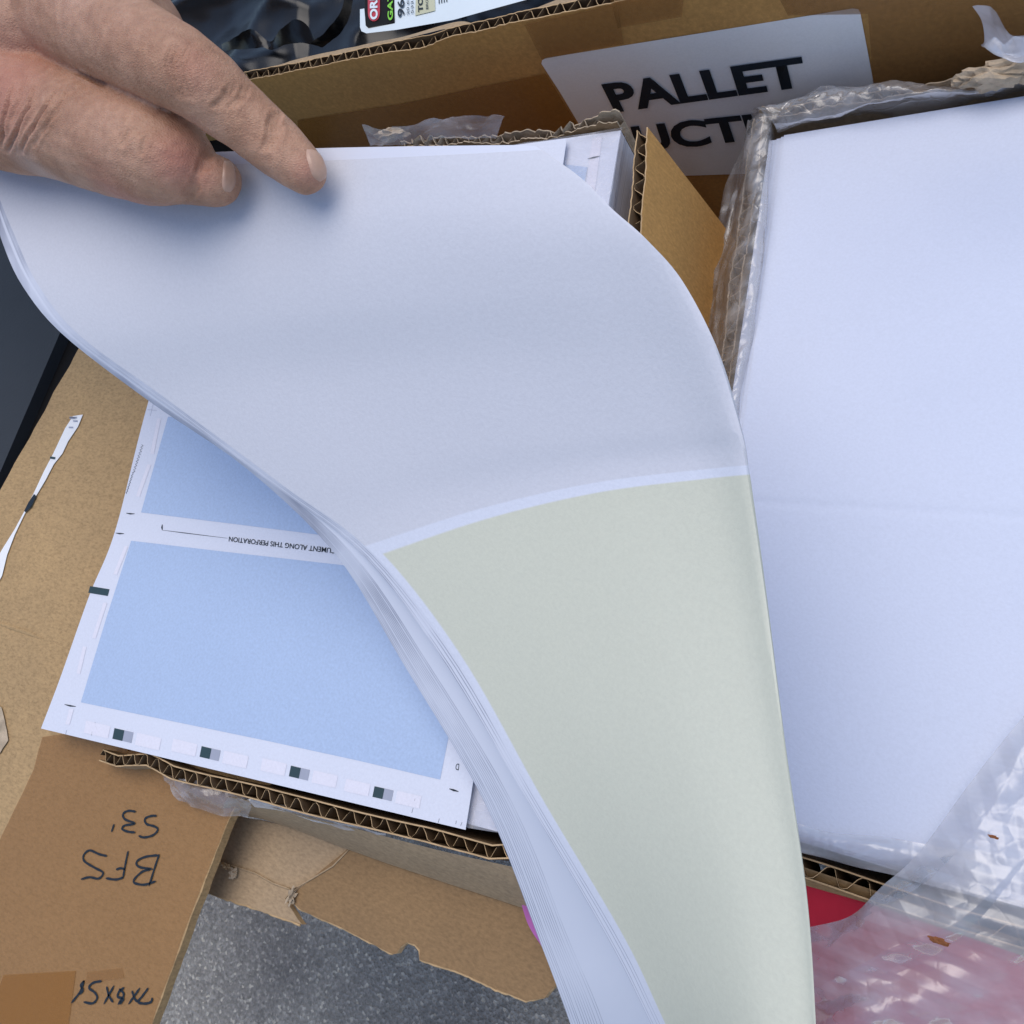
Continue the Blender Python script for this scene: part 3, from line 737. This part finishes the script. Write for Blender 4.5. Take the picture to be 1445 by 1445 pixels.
# world rectangle for the stack top
A_ = U(1106, 190, ZR); B_ = U(1052, 610, ZR)
ed = (A_-B_).normalized(); pr = Vector((ed.y, -ed.x, 0))
Lw = (U(984, 1138, ZR)-A_).length
if pr.x < 0: pr = -pr
q0 = A_; q3 = A_-ed*Lw
q3 = U(984, 1138, ZR)
c0, c1, c2, c3 = A_, A_+(U(1445, 135, ZR)-A_).normalized()*.24, q3+(U(1250, 1216, ZR)-q3).normalized()*.26, q3
def proj(p):
    v = RM.T @ np.array(p-CAM); return (CX+v[0]/-v[2]*F, CX-v[1]/-v[2]*F)
def foldb(pa, pb):
    lo_, hi_ = 0., 1.
    for _ in range(30):
        m = (lo_+hi_)/2; x, y = proj(pa.lerp(pb, m))
        if y < 715+.054*(x-1075): lo_ = m
        else: hi_ = m
    return lo_
FB = (foldb(c0, c3), foldb(c1, c2))
me_ = stack('stack_block', [(0, 0)]*4, ZR, .01, [P_right, P_side], stk3)
ins = [c0+Vector((.001, -.001, 0)), c1, c2, c3]
for i in range(4):
    me_.data.vertices[i].co = Vector((ins[i].x, ins[i].y, ZR-.0065)) - Vector(stk3.location)*0
    me_.data.vertices[i+4].co = Vector((ins[i].x, ins[i].y, ZR-.30))
random.seed(3)
def rsheet(off, rot, z, name, lab_):
    def fn(a, b):
        l = c0.lerp(c3, b); r = c1.lerp(c2, b); p = l.lerp(r, a)
        p = c0+Matrix.Rotation(rot, 3, 'Z')@(p-c0)+Vector((off[0], off[1], 0))
        # centre fold
        dd = (b-(FB[0]*(1-a)+FB[1]*a))*Lw
        p.z = z+.004-(.035*-dd if dd < 0 else .02*dd)-.0004*math.exp(-(dd/.0016)**2)
        return p
    o = grid_obj('paper_sheet', fn, 16, 330, P_right, solid=.0002, rim=P_edge)
    tag(o, lab_, 'sheet of paper', 'loose top sheets of the right stack'); return o
rsheet((0, 0), 0, ZR+.0012, 's', 'blank white sheet with a faint crease across it, top of the right stack')
for k in range(1, 4):
    rsheet((-.0006-.0010*k*k*.6, -.0005*k), random.uniform(-.004, .003), ZR+.0012-.0004*k, 's', 'white sheet peeking out slightly under the creased blank sheet on the right')
# carton walls, board with torn top
wl_ = [A_+ed*.012-pr*.010, A_-ed*.14-pr*.010, A_-ed*Lw-pr*.012]
for p in wl_: p.z = ZR-.002
corr_wall('left_wall', wl_[::-1], -pr*.004, DN, .30, [C_grey, C_dark, C_torn, C_torn], rc, jit=.003, seed=51)
wb = [A_+ed*.012-pr*.012, A_+ed*.011+pr*.15, A_+ed*.011+pr*.32]
for p in wb: p.z = ZR-.0015
corr_wall('back_wall', wb, ed*.004, DN, .30, [C_grey, C_dark, C_torn, C_torn], rc, jit=.0025, seed=55)
wf = [U(1090, 1197, ZR-.004), U(1135, 1213, ZR-.004), U(1250, 1250, ZR-.004), U(1460, 1315, ZR-.004)]
fo_ = Vector((0, -1, 0))
corr_wall('front_wall', wf, fo_*.0052, DN, .28, [C_dark, C_grey, C_cut, C_flute], rc, jit=.0004, seed=57, wl=.0105)
flat_poly('flap_rim', Z3([(1080, 1206, ZR-.0045), (1135, 1224, ZR-.0045), (1250, 1262, ZR-.0045), (1500, 1345, ZR-.0045), (1500, 1368, ZR-.012), (1230, 1276, ZR-.012), (1135, 1249, ZR-.012), (1080, 1236, ZR-.012)]), C_flap, rc)
rfl = flat_poly('red_flap', Z3([(1080, 1236, ZR-.0122), (1135, 1249, ZR-.0122), (1230, 1276, ZR-.0122), (1500, 1368, ZR-.0122), (1560, 1700, ZR-.10), (1000, 1700, ZR-.10)]), RED, rc)
# crumpled liner along the left wall and back wall
film('plastic_liner', [
  [(1093, 196, ZR-.008), (1081, 300, ZR-.008), (1064, 440, ZR-.009), (1047, 560, ZR-.009), (1052, 680, ZR), (1060, 780, ZR)],
  [(1088, 170, ZR+.009), (1080, 300, ZR+.010), (1062, 440, ZR+.009), (1042, 560, ZR+.007), (1034, 680, ZR+.006), (1040, 780, ZR)],
  [(1066, 158, ZR+.010), (1054, 290, ZR+.008), (1036, 430, ZR+.006), (1022, 550, ZR+.004), (1016, 680, ZR), (1020, 780, ZR)],
  [(1058, 175, ZR-.006), (1034, 290, ZR-.012), (1008, 400, ZR-.014), (1004, 540, ZR-.012), (1000, 680, ZR-.012), (1000, 780, ZR-.01)],
  [(1052, 190, ZR-.03), (1022, 290, ZR-.045), (988, 415, ZR-.05), (985, 540, ZR-.05), (980, 680, ZR-.04), (980, 780, ZR-.03)]],
  170, 90, .0030, FILM_b, rc, seed=2, fold=85, ang=1.25, spread=.6, calm=.6)
film('plastic_liner', [
  [(1098, 188, ZR-.006), (1180, 173, ZR-.006), (1260, 161, ZR-.006), (1340, 148, ZR-.006), (1420, 134, ZR-.006), (1520, 117, ZR-.006)],
  [(1090, 170, ZR+.009), (1170, 158, ZR+.008), (1250, 146, ZR+.008), (1340, 132, ZR+.008), (1420, 115, ZR+.008), (1520, 96, ZR+.008)],
  [(1066, 156, ZR+.008), (1150, 130, ZR+.010), (1210, 124, ZR+.009), (1320, 125, ZR+.006), (1420, 100, ZR+.006), (1520, 80, ZR+.006)],
  [(1060, 168, ZR-.01), (1150, 140, ZR-.01), (1250, 135, ZR-.01), (1340, 130, ZR-.01), (1420, 110, ZR-.01), (1520, 90, ZR-.01)]],
  150, 50, .0028, FILM_b, rc, seed=6, fold=95, spread=.6, calm=.6)
# crumpled brown paper roll on the back rim
for (x, y, r, sd, sx) in ((1395, 112, .010, 3, 1.6), (1440, 100, .011, 5, 1.8), (1365, 114, .006, 8, 1.3)):
    clump('torn_fibre', U(x, y, ZR+.010), r*.62, C_torn, rc, sx, .55, .8, sd, .45)
film('plastic_scrap', [[(1366, 26, .03), (1395, 30, .032), (1440, 40, .03), (1500, 40, .03)], [(1384, 48, .02), (1410, 50, .024), (1450, 60, .02), (1500, 64, .02)],
                       [(1396, 84, .0), (1412, 88, .004), (1450, 92, .004), (1500, 96, .0)]], 60, 50, .005, FILM, rc, seed=31, fold=90)
_fa = U(1445, 1160, ZR)-U(1200, 1320, ZR); FA = math.atan2(_fa.y, _fa.x)
# liner hanging over the front, bottom right
film('plastic_liner', [
  [(1580, 850, ZR+.006), (1445, 1010, ZR+.008), (1362, 1110, ZR+.009), (1290, 1205, ZR+.008), (1245, 1250, ZR+.006), (1205, 1292, ZR-.004), (1142, 1308, ZR-.010)],
  [(1620, 930, ZR+.008), (1500, 1060, ZR+.012), (1400, 1160, ZR+.012), (1330, 1240, ZR+.010), (1270, 1285, ZR+.006), (1205, 1320, ZR-.001), (1120, 1345, ZR-.008)],
  [(1640, 1010, ZR+.010), (1540, 1120, ZR+.010), (1440, 1210, ZR+.010), (1350, 1290, ZR+.010), (1280, 1330, ZR+.004), (1205, 1355, ZR), (1110, 1380, ZR-.008)],
  [(1650, 1130, ZR+.006), (1560, 1210, ZR+.006), (1450, 1290, ZR+.006), (1360, 1345, ZR+.004), (1280, 1375, ZR), (1205, 1395, ZR-.002), (1110, 1420, ZR-.010)],
  [(1660, 1280, ZR), (1560, 1330, ZR), (1450, 1380, ZR), (1360, 1410, ZR), (1280, 1430, ZR), (1205, 1445, ZR), (1110, 1470, ZR-.010)],
  [(1660, 1480, ZR-.01), (1560, 1500, ZR-.01), (1450, 1520, ZR-.01), (1360, 1540, ZR-.01), (1280, 1550, ZR-.01), (1205, 1560, ZR-.01), (1110, 1580, ZR-.02)]],
  230, 200, .0046, FILM, rc, seed=17, fold=44, ang=FA, dz=.0055, spread=.22, calm=.25)
film('plastic_liner', [
  [(1080, 1150, ZR+.003), (1170, 1172, ZR+.004), (1260, 1180, ZR+.004), (1400, 1210, ZR+.004)],
  [(1080, 1172, ZR+.003), (1170, 1188, ZR+.005), (1260, 1205, ZR+.005), (1400, 1240, ZR+.004)],
  [(1080, 1196, ZR-.002), (1135, 1205, ZR), (1250, 1232, ZR), (1400, 1272, ZR-.002)]],
  90, 24, .0016, FILM, rc, seed=23, fold=90, dz=.003)
for (x, y, r) in ((1325, 1328, .0014), (1402, 1181, .0007)):
    lf_ = clump('dry_leaf_crumb', U(x, y, ZR+.0225), r, simple('leaf_brown', (.25, .09, .03), .8), bag, 1.8, .6, .5, 4, .4)
    lf_.parent = None
    tag(lf_, ('larger, lower' if r > .001 else 'smaller, upper')+' reddish brown leaf crumb on the clear plastic liner', 'crumb')

# pink thing behind the bundle
film('pink_wrapper', [[(726, 1205, -.026), (765, 1250, -.026), (800, 1330, -.026)], [(728, 1240, -.027), (750, 1290, -.027), (775, 1340, -.027)], [(729, 1236, -.0275), (741, 1295, -.0275), (768, 1340, -.0275)]], 30, 10, .0008, PURPLE, None, seed=3)
tag(bpy.data.objects['pink_wrapper'], 'sliver of pink purple plastic wrapper beside the lifted sheets', 'wrapper')

# ------------------------------------------------------------ person's hand
def hand():
    B = []                              # (px, py, z, radius_px)
    def chain(pts, n=14):
        A = np.array(pts, float)
        for s in np.linspace(0, len(A)-1, (len(A)-1)*n+1):
            q = crom(A, s); c = U(q[0], q[1], q[2]); B.append((c, max(.0008, q[3]*scale_at(c))))
    zs = .112
    # index finger (upper in view)
    chain([(30, -25, zs+.030, 84), (115, 28, zs+.034, 70), (195, 66, zs+.036, 63), (268, 106, zs+.032, 57), (330, 156, zs+.022, 47.5), (382, 200, zs+.014, 42), (412, 226, zs+.0105, 37), (431, 243, zs+.0085, 31)])
    # thumb (lower in view)
    chain([(-60, 90, zs+.026, 120), (10, 140, zs+.022, 98), (82, 168, zs+.019, 83), (152, 191, zs+.018, 81), (210, 213, zs+.018, 74), (243, 226, zs+.0165, 60), (256, 236, zs+.013, 50)])
    chain([(225, 232, zs+.012, 50), (270, 247, zs+.010, 41), (306, 256, zs+.008, 35)])
    chain([(100, 112, zs+.022, 50), (158, 138, zs+.019, 44), (212, 163, zs+.016, 38), (262, 186, zs+.011, 28)])
    # back of hand, wrist
    chain([(60, 40, zs+.030, 84), (20, 30, zs+.030, 110), (-80, 20, zs+.034, 150), (-220, -10, zs+.040, 165), (-420, -60, zs+.05, 135), (-640, -120, zs+.06, 130)])
    # middle, ring and little finger
    chain([(-40, -90, zs+.026, 75), (70, -55, zs+.024, 62), (150, -10, zs+.020, 56), (205, 32, zs+.008, 48), (222, 62, zs-.006, 42), (215, 80, zs-.02, 34)])
    chain([(-90, -150, zs+.022, 72), (20, -140, zs+.020, 60), (120, -110, zs+.014, 54), (165, -70, zs+.0, 46), (170, -30, zs-.014, 38)])
    chain([(-150, -190, zs+.018, 64), (-40, -210, zs+.014, 52), (50, -195, zs+.008, 46), (90, -160, zs-.006, 40), (95, -120, zs-.018, 33)])
    bm = bmesh.new()
    for c, r in B:
        bmesh.ops.create_icosphere(bm, subdivisions=3, radius=r, matrix=Matrix.Translation(c))
    me = bpy.data.meshes.new('hand'); bm.to_mesh(me); bm.free()
    o = bpy.data.objects.new('hand', me); COL.objects.link(o)
    m = o.modifiers.new('r', 'REMESH'); m.mode = 'VOXEL'; m.voxel_size = .0007; m.use_smooth_shade = True
    m = o.modifiers.new('s', 'SMOOTH'); m.factor = .5; m.iterations = 7
    dg = bpy.context.evaluated_depsgraph_get(); dg.update()
    me2 = bpy.data.meshes.new_from_object(o.evaluated_get(dg))
    o.modifiers.clear(); o.data = me2
    bt = BVHTree.FromObject(o, dg) if False else BVHTree.FromPolygons([v.co for v in me2.vertices], [tuple(p.vertices) for p in me2.polygons])
    def hit(px, py):
        r = ray(px, py).normalized(); h = bt.ray_cast(CAM, r)
        return h[0], h[1]
    # creases: polylines on the skin (px, py), width, depth
    CR = []
    def crease(l, w, d):
        P = [];
        for x, y in l:
            h, n = hit(x, y)
            if h: P.append(h)
        if len(P) > 1: CR.append((resample(P, .0008), w, d))
    # index PIP
    for dx, dd in ((-16, .5), (-9, .9), (-2, .7), (5, .8), (12, .4)):
        crease([(262+dx, 62), (252+dx, 86), (256+dx, 112), (264+dx, 138)], .0007, .0010*dd)
    for dx, dd in ((0, .8), (8, .5), (22, .6), (30, .5)):
        crease([(322+dx, 122), (316+dx, 136), (300+dx, 150)], .0007, .0008*dd)
    # index DIP
    for dx, dd in ((-5, .7), (0, 1.), (6, .9), (11, .5)):
        crease([(390+dx, 158), (384+dx, 176), (382+dx, 196), (375+dx, 210)], .0007, .0010*dd)
    # thumb base wrinkles
    for l, dd in (([(22, 118), (12, 150), (5, 185), (2, 205)], .9), ([(52, 118), (42, 150), (25, 185), (10, 215)], 1.), ([(84, 122), (68, 150), (48, 180), (30, 215)], 1.),
                  ([(100, 120), (88, 145), (66, 178), (48, 205)], .6), ([(112, 122), (80, 160), (52, 196)], .5), ([(36, 110), (28, 140), (16, 170)], .5),
                  ([(182, 185), (173, 205)], .3), ([(205, 195), (200, 215)], .3), ([(150, 160), (142, 185)], .25)):
        crease(l, .0008, .0013*dd)
    # thumb IP
    for dx in (0, 6, 12, 17):
        crease([(286+dx*.8, 205+dx*.3), (280+dx, 235), (262+dx, 268), (245+dx, 284)], .0007, .0005)
    # web between the digits
    crease([(104, 97), (120, 105), (150, 120)], .0012, .0012)
    from mathutils.kdtree import KDTree
    tot = sum(len(c[0]) for c in CR); kd = KDTree(tot); info = []
    for P, w, d in CR:
        n = len(P)
        for i, p in enumerate(P):
            kd.insert(p, len(info)); info.append((w, d*min(1, 6*min(i+.5, n-i)/n)))
    kd.balance()
    nrm = [v.normal.copy() for v in me2.vertices]
    for v, n in zip(me2.vertices, nrm):
        best = 0
        for co, idx, dist in kd.find_range(v.co, .0022):
            w, d = info[idx]; x = dist/w
            g_ = -d*math.exp(-x*x)+d*.45*math.exp(-((x-1.9)**2)*1.5)
            if abs(g_) > abs(best) and (g_ < 0 or best >= 0): best = g_
        c = v.co
        und = noise.noise(c*120)*.00035+noise.noise(c*380)*.00012
        v.co = c+n*(best+und)
    me2.polygons.foreach_set('use_smooth', [True]*len(me2.polygons))
    me2.update()
    return o, hit, bt
def skin():
    m, nt, b = M('skin')
    tc = nd(nt, 'ShaderNodeTexCoord')
    n = noise_tex(nt, 55, 4, .6); n2 = noise_tex(nt, 330, 4, .65)
    base = ramp(nt, n.outputs[0], [(.3, (.38, .195, .115)), (.5, (.47, .255, .16)), (.7, (.54, .31, .205))])
    fine = ramp(nt, n2.outputs[0], [(.3, (.82, .78, .78)), (.6, (1, 1, 1)), (.78, (1.12, 1.12, 1.12))])
    c = mixc(nt, 1., base.outputs[0], fine.outputs[0], 'MULTIPLY')
    def spot(px, py, z, rad, col, amt):
        nonlocal c
        p = U(px, py, z); vm = nd(nt, 'ShaderNodeVectorMath', operation='DISTANCE'); vm.inputs[1].default_value = p
        nt.links.new(tc.outputs['Object'], vm.inputs[0])
        mr = nd(nt, 'ShaderNodeMapRange'); mr.interpolation_type = 'SMOOTHSTEP'; mr.inputs[1].default_value = 0; mr.inputs[2].default_value = rad; mr.inputs[3].default_value = amt; mr.inputs[4].default_value = 0
        nt.links.new(vm.outputs['Value'], mr.inputs[0]); c = mixc(nt, mr.outputs[0], c, col)
    red = (.50, .17, .13)
    spot(258, 228, .135, .016, red, .6); spot(180, 262, .128, .018, red, .5); spot(268, 80, .155, .014, red, .35); spot(395, 185, .14, .013, red, .45)
    spot(440, 240, .125, .010, (.48, .19, .16), .4); spot(5, 120, .15, .03, red, .4); spot(60, 235, .13, .016, (.62, .48, .42), .5)
    nt.links.new(c, b.inputs['Base Color'])
    b.inputs['Roughness'].default_value = .52; b.inputs['Specular IOR Level'].default_value = .4
    b.inputs['Subsurface Weight'].default_value = .12; b.inputs['Subsurface Radius'].default_value = (.004, .0015, .0008); b.inputs['Subsurface Scale'].default_value = 1
    v = nd(nt, 'ShaderNodeTexVoronoi'); v.feature = 'DISTANCE_TO_EDGE'; v.inputs['Scale'].default_value = 900
    mp = nd(nt, 'ShaderNodeMapping'); mp.inputs['Scale'].default_value = (1, 1.7, 1); mp.inputs['Rotation'].default_value = (0, 0, .7)
    nt.links.new(tc.outputs['Object'], mp.inputs[0]); nt.links.new(mp.outputs[0], v.inputs[0])
    bp = bump(nt, b, v.outputs['Distance'], .6, .0005); bump(nt, b, n2.outputs[0], .45, .0006, bp)
    return m
hd, hit, hbt = hand()
SK = skin(); hd.data.materials.clear(); hd.data.materials.append(SK)
hd.name = 'person'
tag(hd, 'bare weathered hand from the upper left, two fingers pressing on the lifted sheets', 'person')
NAIL = simple('fingernail', (.54, .33, .235), .32, .5, .08, 300, .15, 900)
def nail(outline, bulge=.0004):
    """patch following the skin, lifted slightly: outline as two px polylines (left, right)"""
    A, Bq = [np.array(x, float) for x in outline]
    V = []; nu, nv = 14, 12; last = None
    for j in range(nv+1):
        for i in range(nu+1):
            a, b = i/nu, j/nv
            q = crom(A, b*(len(A)-1))*(1-a)+crom(Bq, b*(len(Bq)-1))*a
            h, n = hit(*q)
            if h is None: h, n = last
            last = (h, n)
            e = min(1, 4*min(a, 1-a)+.0)*min(1, 5*min(b, 1-b))
            V.append(h+n*(-.0002+.0008*min(1, e*1.2)))
    Fc = [[j*(nu+1)+i, j*(nu+1)+i+1, (j+1)*(nu+1)+i+1, (j+1)*(nu+1)+i] for j in range(nv) for i in range(nu)]
    return mesh_obj('fingernail', V, Fc, NAIL, hd, True)
nail(([(430, 208), (432, 226), (439, 246), (451, 261)], [(441, 209), (456, 220), (462, 236), (462, 252)]))
nail(([(314, 223), (312, 240), (311, 258), (314, 273)], [(326, 224), (333, 240), (334, 258), (326, 275)]))
# a plain band on the middle finger, at the frame's edge
rc_ = U(172, 2, .112+.019); rt = (U(205, 32, .12)-U(150, -10, .132)).normalized()
V = []; Fc = []; s1 = rt.cross(Vector((0, 0, 1))).normalized(); s2 = rt.cross(s1); rr_ = 55*scale_at(rc_)
for k in range(48):
    an = 2*math.pi*k/48
    for (dr, dl) in ((0, -.0018), (.0013, -.0014), (.0013, .0014), (0, .0018)):
        V.append(rc_+(s1*math.cos(an)+s2*math.sin(an))*(rr_+dr)+rt*dl)
for k in range(48):
    for j in range(4):
        a = k*4+j; b = k*4+(j+1) % 4; c = ((k+1) % 48)*4+j; d = ((k+1) % 48)*4+(j+1) % 4
        Fc.append([a, b, d, c])
ms, nt_, b__ = M('silver'); b__.inputs['Metallic'].default_value = 1; b__.inputs['Base Color'].default_value = (.75, .72, .66, 1); b__.inputs['Roughness'].default_value = .22
n_ = noise_tex(nt_, 300); bump(nt_, b__, n_.outputs[0], .1, .0003)
rg = mesh_obj('finger_ring', V, Fc, ms, hd, True)

# ------------------------------------------------------------ camera, light
cam = bpy.data.cameras.new('camera'); co = bpy.data.objects.new('camera', cam); COL.objects.link(co)
m4 = Matrix([[*RM[0], 0], [*RM[1], 0], [*RM[2], H], [0, 0, 0, 1]]); co.matrix_world = m4
cam.sensor_width = 36; cam.lens = F/1445*36; cam.clip_start = .01; cam.clip_end = 200
S.camera = co
AZ, EL = math.radians(80), math.radians(76)     # direction towards the sun: azimuth from +X ccw
sd = Vector((math.cos(AZ)*math.cos(EL), math.sin(AZ)*math.cos(EL), math.sin(EL)))
W = bpy.data.worlds.new('World'); S.world = W; W.use_nodes = True; nt = W.node_tree
sky = nt.nodes.new('ShaderNodeTexSky'); sky.sky_type = 'NISHITA'; sky.sun_disc = False
sky.sun_elevation = EL; sky.sun_rotation = math.pi/2-AZ; sky.dust_density = 1.0
nt.links.new(sky.outputs[0], nt.nodes['Background'].inputs[0]); nt.nodes['Background'].inputs[1].default_value = .14
sl = bpy.data.lights.new('sun', 'SUN'); sl.energy = 1.5; sl.angle = math.radians(55); sl.color = (1, .93, .84)
so = bpy.data.objects.new('sun', sl); COL.objects.link(so); so.rotation_euler = sd.to_track_quat('Z', 'Y').to_euler()
S.view_settings.view_transform = 'Standard'; S.view_settings.look = 'None'; S.view_settings.gamma = 1
S.view_settings.exposure = 0.27
S.render.resolution_x = S.render.resolution_y = 1024
try:
    S.cycles.transparent_max_bounces = 24
except Exception: pass
